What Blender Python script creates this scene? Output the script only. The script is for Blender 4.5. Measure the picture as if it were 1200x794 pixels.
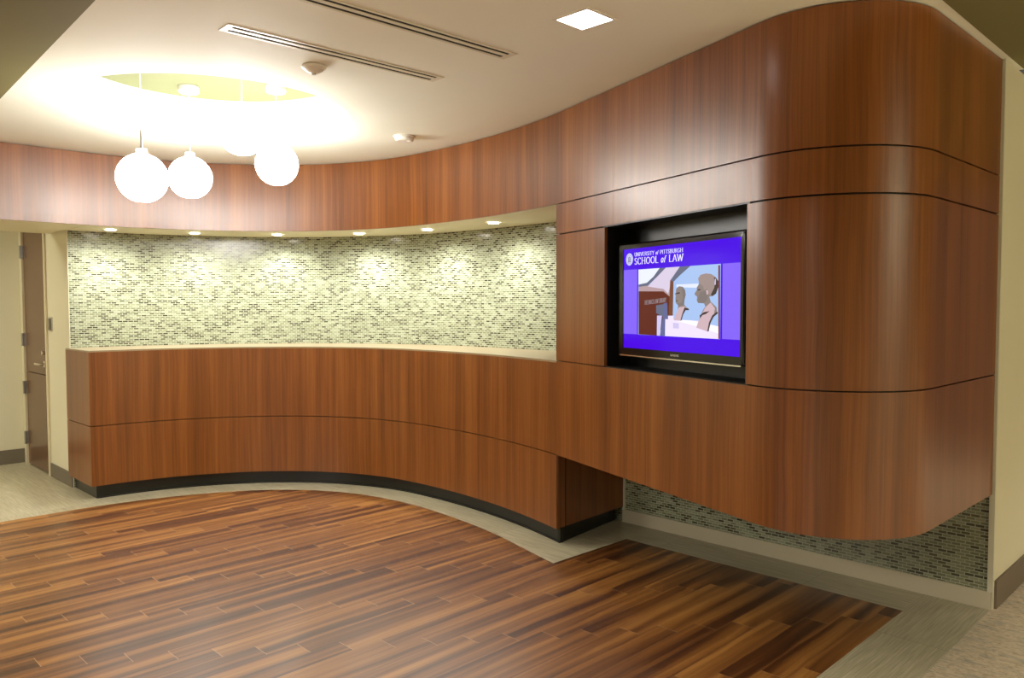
import bpy, bmesh, math, random
from mathutils import Vector, Matrix

for o in list(bpy.data.objects):
    bpy.data.objects.remove(o)
SC = bpy.context.scene
COL = SC.collection
R = math.radians

# ------------------------------------------------------------------ camera
cam_data = bpy.data.cameras.new('camera')
cam_data.sensor_width = 36.0
cam_data.lens = 36.0 * 918.82 / 1200.0
cam_data.clip_start = 0.05
cam = bpy.data.objects.new('camera', cam_data)
COL.objects.link(cam)
YAW, PITCH, ROLL = 0.787773, 0.0434757, -0.0023180
cam.matrix_world = (Matrix.Translation((0, 0, 1.5)) @ Matrix.Rotation(YAW, 4, 'Z')
                    @ Matrix.Rotation(math.pi / 2 - PITCH, 4, 'X') @ Matrix.Rotation(ROLL, 4, 'Z'))
SC.camera = cam

# ------------------------------------------------------------------ exposure, world, large lamps
SC.view_settings.view_transform = 'Standard'
SC.view_settings.look = 'None'
SC.view_settings.exposure = 0.27
SC.view_settings.gamma = 1.0
SC.view_settings.use_curve_mapping = False

PENDANT_GLOW = 35.0        # emission of the glass globes
DOWNLIGHT_W = 40.0          # each small downlight over the tile
SQUARE_W = 14.0            # square ceiling downlight
WORLD = 0.075

w = bpy.data.worlds.new('ambient'); SC.world = w; w.use_nodes = True
w.node_tree.nodes['Background'].inputs[0].default_value = (1.0, 0.90, 0.76, 1)
w.node_tree.nodes['Background'].inputs[1].default_value = WORLD

def area_lamp(name, loc, size, size_y, watts, color, rot=(0, 0, 0), spread=180):
    d = bpy.data.lights.new(name, 'AREA'); d.shape = 'RECTANGLE'; d.size = size; d.size_y = size_y
    d.energy = watts; d.color = color; d.spread = R(spread)
    o = bpy.data.objects.new(name, d); o.location = loc; o.rotation_euler = rot; COL.objects.link(o)
    return o
WARM = (1.0, 0.91, 0.78)
# ceiling troffers of the hall behind the camera and of the corridor on the right
area_lamp('hall_troffer', (-4.6, -2.4, 2.64), 1.2, 0.6, 135, WARM, spread=166)
area_lamp('hall_troffer', (-1.2, -2.4, 2.64), 1.2, 0.6, 135, WARM, spread=166)
area_lamp('hall_troffer', (-4.6, -5.2, 2.64), 1.2, 0.6, 85, WARM, spread=166)
area_lamp('hall_troffer', (-1.2, -5.2, 2.64), 1.2, 0.6, 85, WARM, spread=166)
area_lamp('corridor_troffer', (1.6, 2.6, 2.64), 0.6, 1.2, 42, WARM, spread=115)
area_lamp('corridor_troffer', (1.2, 6.6, 2.64), 0.6, 1.2, 50, WARM, spread=115)
area_lamp('added_far_wall_lamp', (2.5, 3.5, 2.62), 1.2, 0.12, 60, (1.0, 0.96, 0.88), rot=(0, R(-52), 0)).rotation_euler = (R(52), 0, R(-90))  # unseen lamp added so the lit far wall reflects in the walnut corner
area_lamp('alcove_troffer', (-8.1, 0.6, 2.5), 0.4, 0.4, 20, (1.0, 0.95, 0.80))

# ------------------------------------------------------------------ node helpers
def srgb(r, g, b):
    f = lambda c: (c / 255.0 / 12.92) if c / 255.0 <= 0.04045 else ((c / 255.0 + 0.055) / 1.055) ** 2.4
    return (f(r), f(g), f(b), 1.0)

class NT:
    def __init__(s, name):
        s.m = bpy.data.materials.new(name); s.m.use_nodes = True
        s.t = s.m.node_tree; s.b = s.t.nodes['Principled BSDF']
    def n(s, typ, **kw):
        nd = s.t.nodes.new(typ)
        for k, v in kw.items(): setattr(nd, k, v)
        return nd
    def l(s, a, b): s.t.links.new(a, b)
    def put(s, sock, v):
        if isinstance(v, (int, float)): sock.default_value = v
        elif isinstance(v, (tuple, list)): sock.default_value = v
        else: s.l(v, sock)
    def math(s, op, a, b=0.0, c=0.0):
        nd = s.n('ShaderNodeMath', operation=op)
        s.put(nd.inputs[0], a); s.put(nd.inputs[1], b); s.put(nd.inputs[2], c)
        return nd.outputs[0]
    def xyz(s, x, y, z=0.0):
        nd = s.n('ShaderNodeCombineXYZ')
        for i, v in enumerate((x, y, z)): s.put(nd.inputs[i], v)
        return nd.outputs[0]
    def sep(s, v):
        nd = s.n('ShaderNodeSeparateXYZ'); s.l(v, nd.inputs[0]); return nd.outputs
    def noise(s, v, scale=1.0, detail=2.0, rough=0.5, dist=0.0):
        nd = s.n('ShaderNodeTexNoise'); s.l(v, nd.inputs['Vector'])
        nd.inputs['Scale'].default_value = scale; nd.inputs['Detail'].default_value = detail
        nd.inputs['Roughness'].default_value = rough; nd.inputs['Distortion'].default_value = dist
        return nd.outputs[0]
    def white(s, v):
        nd = s.n('ShaderNodeTexWhiteNoise', noise_dimensions='3D'); s.l(v, nd.inputs['Vector']); return nd.outputs[0]
    def ramp(s, f, stops, interp='LINEAR'):
        nd = s.n('ShaderNodeValToRGB'); s.l(f, nd.inputs[0]); cr = nd.color_ramp; cr.interpolation = interp
        while len(cr.elements) < len(stops): cr.elements.new(0.5)
        for e, (p, c) in zip(cr.elements, stops): e.position = p; e.color = c
        return nd.outputs[0]
    def mix(s, f, a, b, mode='MIX'):
        nd = s.n('ShaderNodeMix', data_type='RGBA', blend_type=mode)
        s.put(nd.inputs[0], f); s.put(nd.inputs[6], a); s.put(nd.inputs[7], b)
        return nd.outputs[2]
    def uv(s): return s.n('ShaderNodeTexCoord').outputs['UV']
    def pos(s): return s.n('ShaderNodeNewGeometry').outputs['Position']
    def base(s, c, rough=0.5, spec=0.5, metal=0.0, coat=0.0, coat_r=0.1):
        s.put(s.b.inputs['Base Color'], c); s.put(s.b.inputs['Roughness'], rough)
        s.b.inputs['Specular IOR Level'].default_value = spec; s.b.inputs['Metallic'].default_value = metal
        s.b.inputs['Coat Weight'].default_value = coat; s.b.inputs['Coat Roughness'].default_value = coat_r
        return s.m
    def bump(s, h, strength=0.3, dist=0.002):
        nd = s.n('ShaderNodeBump'); nd.inputs['Strength'].default_value = strength
        nd.inputs['Distance'].default_value = dist; s.l(h, nd.inputs['Height']); s.l(nd.outputs[0], s.b.inputs['Normal'])

def paint(name, c, rough=0.55, spec=0.4, mott=0.03):
    m = NT(name); p = m.pos()
    f = m.noise(p, 3.0, 3.0)
    c2 = tuple(v * (1 - mott) for v in c[:3]) + (1,)
    m.bump(m.noise(p, 260.0, 2.0), 0.06, 0.001)
    return m.base(m.mix(f, c, c2), rough, spec)

def metal(name, c, rough):
    m = NT(name); f = m.noise(m.pos(), 90.0, 2.0)
    return m.base(c, m.math('MULTIPLY_ADD', f, 0.12, rough - 0.06), 0.5, 1.0)

def plain(name, c, rough=0.5, spec=0.5):
    m = NT(name); f = m.noise(m.pos(), 6.0, 2.0)
    return m.base(c, m.math('MULTIPLY_ADD', f, 0.02, rough - 0.01), spec)

def glow(name, c, strength, rough=0.2):
    m = NT(name); m.base((0.02, 0.02, 0.02, 1), rough)
    m.b.inputs['Emission Color'].default_value = c; m.b.inputs['Emission Strength'].default_value = strength
    return m.m

def wood_laminate(name, dark, mid, light, off):
    m = NT(name); s, v, _ = m.sep(m.uv())
    s2 = m.math('ADD', s, off)
    broad = m.noise(m.xyz(m.math('MULTIPLY', s2, 7.0), m.math('MULTIPLY', v, 0.25)), 1.0, 3.0, 0.55)
    wav = m.noise(m.xyz(m.math('MULTIPLY', s2, 2.0), m.math('MULTIPLY', v, 1.3), 4.0), 1.0, 2.0)
    s3 = m.math('MULTIPLY_ADD', wav, 0.035, s2)
    med = m.noise(m.xyz(m.math('MULTIPLY', s3, 55.0), m.math('MULTIPLY', v, 0.7), 9.0), 1.0, 3.0, 0.6)
    fine = m.noise(m.xyz(m.math('MULTIPLY', s3, 330.0), m.math('MULTIPLY', v, 2.5), 2.0), 1.0, 2.0, 0.7)
    f = m.math('ADD', m.math('MULTIPLY', broad, 0.62), m.math('ADD', m.math('MULTIPLY', med, 0.50), m.math('MULTIPLY', fine, 0.24)))
    f = m.math('MULTIPLY_ADD', f, 1.7, -0.66)
    col = m.ramp(f, [(0.0, dark), (0.5, mid), (1.0, light)])
    m.bump(fine, 0.05, 0.0005)
    return m.base(col, m.math('MULTIPLY_ADD', med, 0.08, 0.27), 0.6)

def mosaic(name):
    m = NT(name); uv = m.uv()
    bk = m.n('ShaderNodeTexBrick', offset=0.5, offset_frequency=2, squash=1.0)
    m.l(uv, bk.inputs['Vector'])
    bk.inputs['Color1'].default_value = (0, 0, 0, 1); bk.inputs['Color2'].default_value = (1, 1, 1, 1)
    bk.inputs['Mortar'].default_value = (0, 0, 0, 1)
    bk.inputs['Scale'].default_value = 1.0; bk.inputs['Mortar Size'].default_value = 0.0020
    bk.inputs['Mortar Smooth'].default_value = 0.1; bk.inputs['Bias'].default_value = 0.0
    bk.inputs['Brick Width'].default_value = 0.042; bk.inputs['Row Height'].default_value = 0.0158
    col = m.ramp(bk.outputs['Color'], [
        (0.0, srgb(68, 67, 47)), (0.13, srgb(116, 120, 93)), (0.36, srgb(136, 141, 114)), (0.56, srgb(150, 155, 129)),
        (0.72, srgb(124, 128, 100)), (0.86, srgb(84, 83, 60))], 'CONSTANT')
    grout = srgb(176, 181, 157)
    c = m.mix(bk.outputs['Fac'], col, grout)
    m.bump(m.math('SUBTRACT', 1.0, bk.outputs['Fac']), 0.25, 0.0008)
    return m.base(c, m.math('MULTIPLY_ADD', bk.outputs['Fac'], 0.5, 0.16), 0.5)

def plank_floor(name):
    m = NT(name); x, y, _ = m.sep(m.pos())
    W, L, ST = 0.1125, 0.80, 0.144
    xr = m.math('DIVIDE', m.math('ADD', x, 2.42), W)
    row = m.math('FLOOR', xr); fx = m.math('FRACT', xr)
    yr = m.math('DIVIDE', m.math('SUBTRACT', m.math('SUBTRACT', y, 2.594), m.math('MULTIPLY', row, ST)), L)
    idx = m.math('FLOOR', yr); fy = m.math('FRACT', yr)
    rnd = m.white(m.xyz(row, idx, 3.0)); rnd2 = m.white(m.xyz(row, idx, 11.0))
    xs = m.math('MULTIPLY_ADD', rnd, 37.0, x)
    warp = m.noise(m.xyz(m.math('MULTIPLY', xs, 3.0), m.math('MULTIPLY', y, 1.4), rnd), 1.0, 2.0)
    xw = m.math('MULTIPLY_ADD', warp, 0.05, xs)
    broad = m.noise(m.xyz(m.math('MULTIPLY', xw, 17.0), m.math('MULTIPLY', y, 0.45), m.math('MULTIPLY', rnd2, 20.0)), 1.0, 1.0, 0.5)
    med = m.noise(m.xyz(m.math('MULTIPLY', xw, 75.0), m.math('MULTIPLY', y, 0.9), rnd2), 1.0, 3.0, 0.6)
    fine = m.noise(m.xyz(m.math('MULTIPLY', xw, 330.0), m.math('MULTIPLY', y, 3.0), rnd2), 1.0, 2.0, 0.6)
    f = m.math('ADD', m.math('MULTIPLY', broad, 0.95), m.math('ADD', m.math('MULTIPLY', med, 0.38), m.math('MULTIPLY', fine, 0.14)))
    f = m.math('ADD', f, m.math('MULTIPLY', rnd2, 0.10))
    f = m.math('MULTIPLY_ADD', f, 1.5, -0.62)
    col = m.ramp(f, [(0.0, srgb(42, 19, 8)), (0.35, srgb(80, 44, 17)), (0.62, srgb(126, 80, 35)), (1.0, srgb(168, 118, 58))])
    ends = m.math('LESS_THAN', m.math('MULTIPLY', fy, L), 0.0035)
    side = m.math('LESS_THAN', m.math('MULTIPLY', fx, W), 0.0016)
    line = m.math('MAXIMUM', m.math('MULTIPLY', ends, 0.7), m.math('MULTIPLY', side, 0.3))
    c = m.mix(line, col, srgb(172, 134, 98))
    m.bump(fine, 0.05, 0.0004)
    return m.base(c, m.math('MULTIPLY_ADD', med, 0.08, 0.31), 0.75)

def streak_vinyl(name, along_y, tile):
    m = NT(name); x, y, _ = m.sep(m.pos())
    a, b = (x, y) if along_y else (y, x)
    seg = m.math('FLOOR', m.math('DIVIDE', b, tile)); rnd = m.white(m.xyz(seg, 1.0, 0.0))
    f = m.noise(m.xyz(m.math('MULTIPLY', a, 160.0), m.math('MULTIPLY', b, 4.0), m.math('MULTIPLY', rnd, 9.0)), 1.0, 3.0, 0.65)
    f = m.math('ADD', m.math('MULTIPLY_ADD', f, 1.9, -0.5), m.math('MULTIPLY_ADD', rnd, 0.16, -0.08))
    col = m.ramp(f, [(0.0, srgb(146, 139, 112)), (0.5, srgb(176, 168, 140)), (1.0, srgb(204, 197, 170))])
    jf = m.math('FRACT', m.math('DIVIDE', b, tile))
    c = m.mix(m.math('MULTIPLY', m.math('LESS_THAN', jf, 0.004), 0.5), col, srgb(120, 114, 92))
    return m.base(c, 0.36, 0.45)

def marbled_vinyl(name):
    m = NT(name); p = m.pos()
    mp = m.n('ShaderNodeMapping'); mp.inputs['Rotation'].default_value = (0, 0, 0.5); mp.inputs['Scale'].default_value = (1, 2.2, 1)
    m.l(p, mp.inputs[0]); v = mp.outputs[0]
    f1 = m.noise(v, 26.0, 5.0, 0.65, 1.2); f2 = m.noise(v, 11.0, 4.0, 0.6, 0.8); f3 = m.noise(v, 60.0, 3.0, 0.6)
    c = m.ramp(f1, [(0.25, srgb(128, 110, 90)), (0.42, srgb(188, 172, 144)), (0.58, srgb(218, 204, 180)), (0.75, srgb(200, 160, 122))])
    c = m.mix(m.ramp(f2, [(0.50, (0, 0, 0, 1)), (0.66, (0.5, 0.5, 0.5, 1))]), c, srgb(128, 138, 134))
    c = m.mix(m.ramp(f3, [(0.56, (0, 0, 0, 1)), (0.68, (0.55, 0.55, 0.55, 1))]), c, srgb(214, 198, 172))
    return m.base(c, 0.4, 0.4)

M = {}
M['wood'] = wood_laminate('walnut laminate', srgb(70, 34, 11), srgb(124, 71, 26), srgb(158, 99, 44), 0.0)
M['tile'] = mosaic('linear glass mosaic')
M['planks'] = plank_floor('wood plank vinyl')
M['grey_x'] = streak_vinyl('grey streaked vinyl', False, 0.92)
M['grey_y'] = streak_vinyl('grey streaked vinyl lengthwise', True, 0.92)
M['marble'] = marbled_vinyl('marbled vinyl tile')
M['cream'] = paint('cream wall paint', srgb(224, 219, 190))
M['ceiling'] = paint('ceiling paint', srgb(238, 239, 224), 0.7, 0.2)
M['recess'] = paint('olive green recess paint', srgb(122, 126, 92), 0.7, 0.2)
M['hall_ceiling'] = paint('dark ceiling tile', srgb(122, 116, 78), 0.8, 0.2)
M['bead'] = paint('corner bead paint', srgb(214, 212, 190), 0.45)
M['ledge'] = paint('cream solid surface', srgb(152, 136, 107), 0.3, 0.5)
M['black'] = plain('black laminate', srgb(18, 18, 17), 0.35)
M['rubber'] = plain('black rubber base', srgb(20, 22, 20), 0.28)
M['reveal'] = plain('dark reveal', srgb(14, 9, 7), 0.6)
M['base_grey'] = plain('grey rubber base', srgb(112, 104, 88), 0.5)
M['base_tan'] = plain('taupe rubber base', srgb(196, 188, 164), 0.3)
M['base_brown'] = plain('brown grey rubber base', srgb(112, 98, 82), 0.5)
M['door'] = plain('taupe brown laminate', srgb(106, 76, 54), 0.25)
M['frame'] = paint('door frame paint', srgb(214, 204, 172), 0.4)
M['steel'] = metal('brushed steel', (0.62, 0.60, 0.56, 1), 0.3)
M['chrome'] = metal('polished steel', (0.8, 0.78, 0.74, 1), 0.15)
M['hinge_steel'] = metal('satin steel', (0.40, 0.39, 0.37, 1), 0.35)
M['white'] = plain('white enamel', srgb(236, 232, 222), 0.4)
M['whiteplastic'] = plain('white plastic', srgb(232, 228, 216), 0.45)
M['slot'] = plain('dark slot', srgb(9, 8, 7), 0.8)
M['alu'] = plain('painted aluminium', srgb(214, 208, 186), 0.35)
M['gloss_black'] = plain('gloss black plastic', srgb(12, 12, 13), 0.12)
M['globe'] = glow('opal glass globe', (1.0, 0.965, 0.91, 1), PENDANT_GLOW)
M['lens'] = glow('lit lens', (1.0, 0.95, 0.86, 1), 60.0)
M['sqlens'] = glow('lit square lens', (1.0, 0.96, 0.95, 1), 9.0)

# ------------------------------------------------------------------ mesh helpers
class MB:
    def __init__(s): s.v = []; s.f = []; s.uv = []; s.mi = []
    def face(s, pts, uvs=None, mi=0):
        b = len(s.v); s.v += [tuple(p) for p in pts]; s.f.append(list(range(b, b + len(pts))))
        s.uv += list(uvs) if uvs else [(p[0] + p[1], p[2]) for p in pts]; s.mi.append(mi)
    def box(s, x0, x1, y0, y1, z0, z1, mi=0):
        p = lambda x, y, z: (x, y, z)
        s.face([p(x0, y0, z0), p(x1, y0, z0), p(x1, y0, z1), p(x0, y0, z1)], mi=mi)
        s.face([p(x1, y1, z0), p(x0, y1, z0), p(x0, y1, z1), p(x1, y1, z1)], mi=mi)
        s.face([p(x0, y1, z0), p(x0, y0, z0), p(x0, y0, z1), p(x0, y1, z1)], mi=mi)
        s.face([p(x1, y0, z0), p(x1, y1, z0), p(x1, y1, z1), p(x1, y0, z1)], mi=mi)
        s.face([p(x0, y0, z1), p(x1, y0, z1), p(x1, y1, z1), p(x0, y1, z1)], mi=mi)
        s.face([p(x0, y1, z0), p(x1, y1, z0), p(x1, y0, z0), p(x0, y0, z0)], mi=mi)
    def prism(s, pts, z0, z1, mi=0):        # counter-clockwise outline
        n = len(pts)
        s.face([(x, y, z1) for x, y in pts], mi=mi); s.face([(x, y, z0) for x, y in reversed(pts)], mi=mi)
        d = 0.0
        for i in range(n):
            a, b = pts[i], pts[(i + 1) % n]; L = math.hypot(b[0] - a[0], b[1] - a[1])
            s.face([(a[0], a[1], z0), (b[0], b[1], z0), (b[0], b[1], z1), (a[0], a[1], z1)],
                   [(d, z0), (d + L, z0), (d + L, z1), (d, z1)], mi=mi); d += L
    def ribbon(s, front, back, z0, z1, u0=0.0):   # solid between two matching plan lines
        n = len(front); u = u0
        for i in range(n - 1):
            a, b, c, e = front[i], front[i + 1], back[i], back[i + 1]
            L = math.hypot(b[0] - a[0], b[1] - a[1])
            s.face([(a[0], a[1], z0), (b[0], b[1], z0), (b[0], b[1], z1), (a[0], a[1], z1)], [(u, z0), (u + L, z0), (u + L, z1), (u, z1)])
            s.face([(e[0], e[1], z0), (c[0], c[1], z0), (c[0], c[1], z1), (e[0], e[1], z1)], [(u + L, z0), (u, z0), (u, z1), (u + L, z1)])
            s.face([(a[0], a[1], z1), (b[0], b[1], z1), (e[0], e[1], z1), (c[0], c[1], z1)])
            s.face([(b[0], b[1], z0), (a[0], a[1], z0), (c[0], c[1], z0), (e[0], e[1], z0)])
            u += L
        for i, flip in ((0, 1), (n - 1, 0)):
            a, c = front[i], back[i]
            q = [(a[0], a[1], z0), (c[0], c[1], z0), (c[0], c[1], z1), (a[0], a[1], z1)]
            s.face(q if not flip else q[::-1])
    def lathe(s, prof, c, seg=32, mi=0):           # (r, z) pairs around a vertical axis through c
        for i in range(len(prof) - 1):
            (r0, z0), (r1, z1) = prof[i], prof[i + 1]
            for k in range(seg):
                a, b = 2 * math.pi * k / seg, 2 * math.pi * (k + 1) / seg
                q = [(c[0] + r0 * math.cos(a), c[1] + r0 * math.sin(a), c[2] + z0), (c[0] + r0 * math.cos(b), c[1] + r0 * math.sin(b), c[2] + z0),
                     (c[0] + r1 * math.cos(b), c[1] + r1 * math.sin(b), c[2] + z1), (c[0] + r1 * math.cos(a), c[1] + r1 * math.sin(a), c[2] + z1)]
                if r0 < 1e-6: q = [q[0], q[2], q[3]]
                elif r1 < 1e-6: q = q[:3]
                s.face(q, mi=mi)
    def tube(s, a, b, r, seg=12, mi=0):
        a, b = Vector(a), Vector(b); d = (b - a).normalized()
        x = d.orthogonal().normalized(); y = d.cross(x)
        ring = lambda p: [p + x * (r * math.cos(2 * math.pi * k / seg)) + y * (r * math.sin(2 * math.pi * k / seg)) for k in range(seg)]
        A, B = ring(a), ring(b)
        for k in range(seg):
            j = (k + 1) % seg; s.face([A[k], A[j], B[j], B[k]], mi=mi)
        s.face(A[::-1], mi=mi); s.face(B, mi=mi)
    def build(s, name, mats, parent=None, local=False, bevel=0.0):
        if not isinstance(mats, (list, tuple)): mats = [mats]
        off = Vector((0, 0, 0))
        if parent is not None and not local:
            q = parent
            while q is not None: off += q.location; q = q.parent
        me = bpy.data.meshes.new(name)
        me.from_pydata([Vector(p) - off for p in s.v], [], s.f)
        ul = me.uv_layers.new(name='UVMap')
        for i, uv in enumerate(s.uv): ul.data[i].uv = uv
        for m in mats: me.materials.append(m)
        for p, k in zip(me.polygons, s.mi): p.material_index = k
        bm = bmesh.new(); bm.from_mesh(me)
        bmesh.ops.remove_doubles(bm, verts=bm.verts, dist=1e-5)
        bmesh.ops.recalc_face_normals(bm, faces=bm.faces)
        for f in bm.faces: f.smooth = True
        bm.to_mesh(me); bm.free()
        me.set_sharp_from_angle(angle=R(28))
        o = bpy.data.objects.new(name, me); COL.objects.link(o)
        if parent is not None: o.parent = parent
        if bevel:
            b = o.modifiers.new('edge', 'BEVEL'); b.width = bevel; b.segments = 2; b.limit_method = 'ANGLE'; b.angle_limit = R(40)
        return o

def tag(o, label, cat, group=None):
    o['label'] = label; o['category'] = cat
    if group: o['group'] = group
    return o
def thing(name, loc, label, cat, group=None, rz=0.0):
    o = bpy.data.objects.new(name, None); o.empty_display_size = 0.1; COL.objects.link(o)
    o.location = loc; o.rotation_euler = (0, 0, rz)
    return tag(o, label, cat, group)
def struct(o): o['kind'] = 'structure'; return o
def box_struct(name, mat, *b):
    m = MB(); m.box(*b); return struct(m.build(name, mat))

# ------------------------------------------------------------------ the curved face in plan
Z_KICK, Z_SEAM, Z_TOP, Z_BAND, Z_SOFF, Z_CEIL, Z_HALL = 0.108, 0.573, 1.156, 1.928, 2.112, 2.665, 2.660
def make_curve():
    segs = [(1.4460, 0), (1.3412, -.5282), (1.3214, -.5889), (1.8746, -.2188), (1.5492, 0), (.7938, 2.3715), (0.90, 0)]
    x, y, th = -6.5202, 0.5, math.pi / 2
    ext = 2.0
    pts = [(x, y - ext, th)]
    pts += [(x, y - ext + ext * i / 20, th) for i in range(1, 20)] + [(x, y, th)]
    for L, k in segs:
        n = max(8, int(L / 0.02))
        # the first metre before the end corner eases into the curve
        for _ in range(n):
            ds = L / n; tm = th + k * ds / 2
            x += ds * math.cos(tm); y += ds * math.sin(tm); th += k * ds
            pts.append((x, y, th))
    return pts
CURVE = make_curve()
S = [0.0]
for a, b in zip(CURVE, CURVE[1:]): S.append(S[-1] + math.hypot(b[0] - a[0], b[1] - a[1]))
def at(s):
    s = min(max(s, 0), S[-1]); lo, hi = 0, len(S) - 1
    while hi - lo > 1:
        mid = (lo + hi) // 2
        if S[mid] <= s: lo = mid
        else: hi = mid
    t = (s - S[lo]) / (S[hi] - S[lo]); a, b = CURVE[lo], CURVE[hi]
    return tuple(p + (q - p) * t for p, q in zip(a, b))
def face_pt(s, off=0.0):
    x, y, th = at(s); return (x - math.sin(th) * off, y + math.cos(th) * off)
def s_where(test):
    i = next(i for i, c in enumerate(CURVE) if test(c)); a, b = S[i - 1], S[i]
    for _ in range(40):
        m = (a + b) / 2
        if test(at(m)): b = m
        else: a = m
    return b
Y_APEX_S = s_where(lambda c: c[2] <= 0.0)
TILE_D = 0.59
_apx = face_pt(Y_APEX_S, TILE_D)
def tile_pt(s):
    if s <= Y_APEX_S: return face_pt(s, TILE_D)
    return (_apx[0] + (s - Y_APEX_S) * 0.985, _apx[1])
def srange(s0, s1, step=0.02):
    n = max(1, int((s1 - s0) / step)); return [s0 + (s1 - s0) * i / n for i in range(n + 1)]
S_COUNTER = s_where(lambda c: c[1] >= 1.925)
S_BOX = s_where(lambda c: c[0] >= -3.22)
S_OPEN0 = s_where(lambda c: c[0] >= -2.7125)
S_OPEN1 = s_where(lambda c: c[0] >= -1.6655)
S_START = s_where(lambda c: c[1] >= 1.19)
S_JOINT = s_where(lambda c: c[0] >= -2.636)
S_JOINT_L = s_where(lambda c: c[0] >= -5.62)
S_END = s_where(lambda c: c[1] >= 4.325 and c[0] > -1.2)
def panel(name, s0, s1, z0, z1, mat, parent, front=0.0, back=0.018):
    m = MB(); ss = srange(s0, s1)
    m.ribbon([face_pt(s, front) for s in ss], [face_pt(s, back) for s in ss], z0, z1, s0)
    return m.build(name, mat, parent)

# ------------------------------------------------------------------ floor
WOOD_EDGE = [(-6.335, -7.5), (-6.335, 1.30), (-6.325, 1.818), (-6.285, 2.15), (-6.20, 2.47), (-6.08, 2.75), (-5.93, 3.0), (-5.73, 3.215),
             (-5.5, 3.38), (-5.2, 3.505), (-4.881, 3.572), (-4.62, 3.592), (-4.376, 3.588), (-4.1, 3.565), (-3.873, 3.537), (-3.6, 3.485), (-3.353, 3.422), (-3.02, 3.34)]
def smooth_line(p, n=5):
    out = []
    for i in range(len(p) - 1):
        p0, p1, p2, p3 = p[max(i - 1, 0)], p[i], p[i + 1], p[min(i + 2, len(p) - 1)]
        for k in range(n):
            t = k / n
            out.append(tuple(0.5 * (2 * b + (c - a) * t + (2 * a - 5 * b + 4 * c - d) * t * t + (3 * b - a - 3 * c + d) * t ** 3) for a, b, c, d in zip(p0, p1, p2, p3)))
    return out + [p[-1]]
we = [WOOD_EDGE[0]] + smooth_line(WOOD_EDGE[1:])
wood_outline = [(-1.33, -7.5), (-1.33, 4.02), (-3.003, 4.02)] + we[::-1]
def flat_fill(name, outline, holes, z0, z1, mat):
    bm = bmesh.new()
    def ring(pts):
        vs = [bm.verts.new((x, y, z1)) for x, y in pts]
        return [bm.edges.new((vs[i], vs[(i + 1) % len(vs)])) for i in range(len(vs))]
    es = ring(outline)
    for h in holes: es += ring(h)
    bmesh.ops.triangle_fill(bm, edges=es, use_beauty=True)
    r = bmesh.ops.extrude_face_region(bm, geom=bm.faces[:])
    bmesh.ops.translate(bm, verts=[g for g in r['geom'] if isinstance(g, bmesh.types.BMVert)], vec=(0, 0, z0 - z1))
    bmesh.ops.recalc_face_normals(bm, faces=bm.faces)
    me = bpy.data.meshes.new(name); bm.to_mesh(me); bm.free(); me.materials.append(mat)
    o = bpy.data.objects.new(name, me); COL.objects.link(o); return struct(o)
flat_fill('floor', wood_outline, [], -0.02, 0.0, M['planks'])
flat_fill('floor', [(-9.0, -7.5), (-6.335, -7.5)] + we[1:] + [(-3.003, 4.02), (-1.33, 4.02), (-1.33, 4.5), (-9.0, 4.5)], [], -0.02, 0.0, M['grey_x'])
flat_fill('floor', [(-1.33, -7.5), (-1.03, -7.5), (-1.03, 4.5), (-1.33, 4.5)], [], -0.02, 0.0, M['grey_y'])
flat_fill('floor', [(-1.03, -7.5), (3.2, -7.5), (3.2, 9.0), (-1.03, 9.0)], [], -0.02, 0.0, M['marble'])

# ------------------------------------------------------------------ walls
box_struct('wall_left', M['cream'], -8.77, -8.62, -7.5, 1.96, 0, 2.9)
box_struct('baseboard_left', M['base_grey'], -8.62, -8.611, -7.5, 1.958, 0, 0.135)
DX0, DX1, DZ = -8.48, -7.765, 2.36
m = MB()
m.box(-8.77, DX0 - 0.04, 1.96, 2.09, 0, 2.9); m.box(DX1 + 0.04, -7.112, 1.96, 2.09, 0, 2.9); m.box(DX0 - 0.04, DX1 + 0.04, 1.96, 2.09, DZ + 0.04, 2.9)
struct(m.build('wall_back', M['cream']))
box_struct('baseboard_back', M['base_grey'], DX1 + 0.045, -7.118, 1.951, 1.96, 0, 0.12)
# tiled wall behind the counter
m = MB(); ss = srange(S_COUNTER + 0.035, S_BOX + 0.25)
m.ribbon([tile_pt(s) for s in ss], [(lambda p: (p[0] - 0.1 * math.sin(at(min(s, Y_APEX_S))[2]), p[1] + 0.1 * math.cos(at(min(s, Y_APEX_S))[2])))(tile_pt(s)) for s in ss], 0.0, 2.30)
struct(m.build('wall_niche', M['tile']))
# tiled wall under and behind the box
m = MB(); m.face([(-3.29, 4.34, 0), (-1.045, 4.34, 0), (-1.045, 4.34, 2.66), (-3.29, 4.34, 2.66)], [(0, 0), (2.245, 0), (2.245, 2.66), (0, 2.66)])
m.face([(-1.045, 4.47, 0), (-3.29, 4.47, 0), (-3.29, 4.47, 2.66), (-1.045, 4.47, 2.66)])
m.face([(-3.29, 4.34, 2.66), (-1.045, 4.34, 2.66), (-1.045, 4.47, 2.66), (-3.29, 4.47, 2.66)])
m.face([(-1.045, 4.34, 0), (-1.045, 4.47, 0), (-1.045, 4.47, 2.66), (-1.045, 4.34, 2.66)])
m.face([(-3.29, 4.47, 0), (-3.29, 4.34, 0), (-3.29, 4.34, 2.66), (-3.29, 4.47, 2.66)])
struct(m.build('wall_alcove', M['tile']))
box_struct('baseboard_alcove', M['base_tan'], -3.27, -1.03, 4.329, 4.34, 0, 0.088)
box_struct('trim_1', M['bead'], -3.268, -3.252, 4.326, 4.34, 0.088, 0.57)
box_struct('wall_right', M['cream'], -1.16, -1.022, 4.345, 9.0, 0, Z_HALL)
box_struct('trim_2', M['bead'], -1.045, -1.020, 4.328, 4.345, 0.088, Z_HALL)
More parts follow.
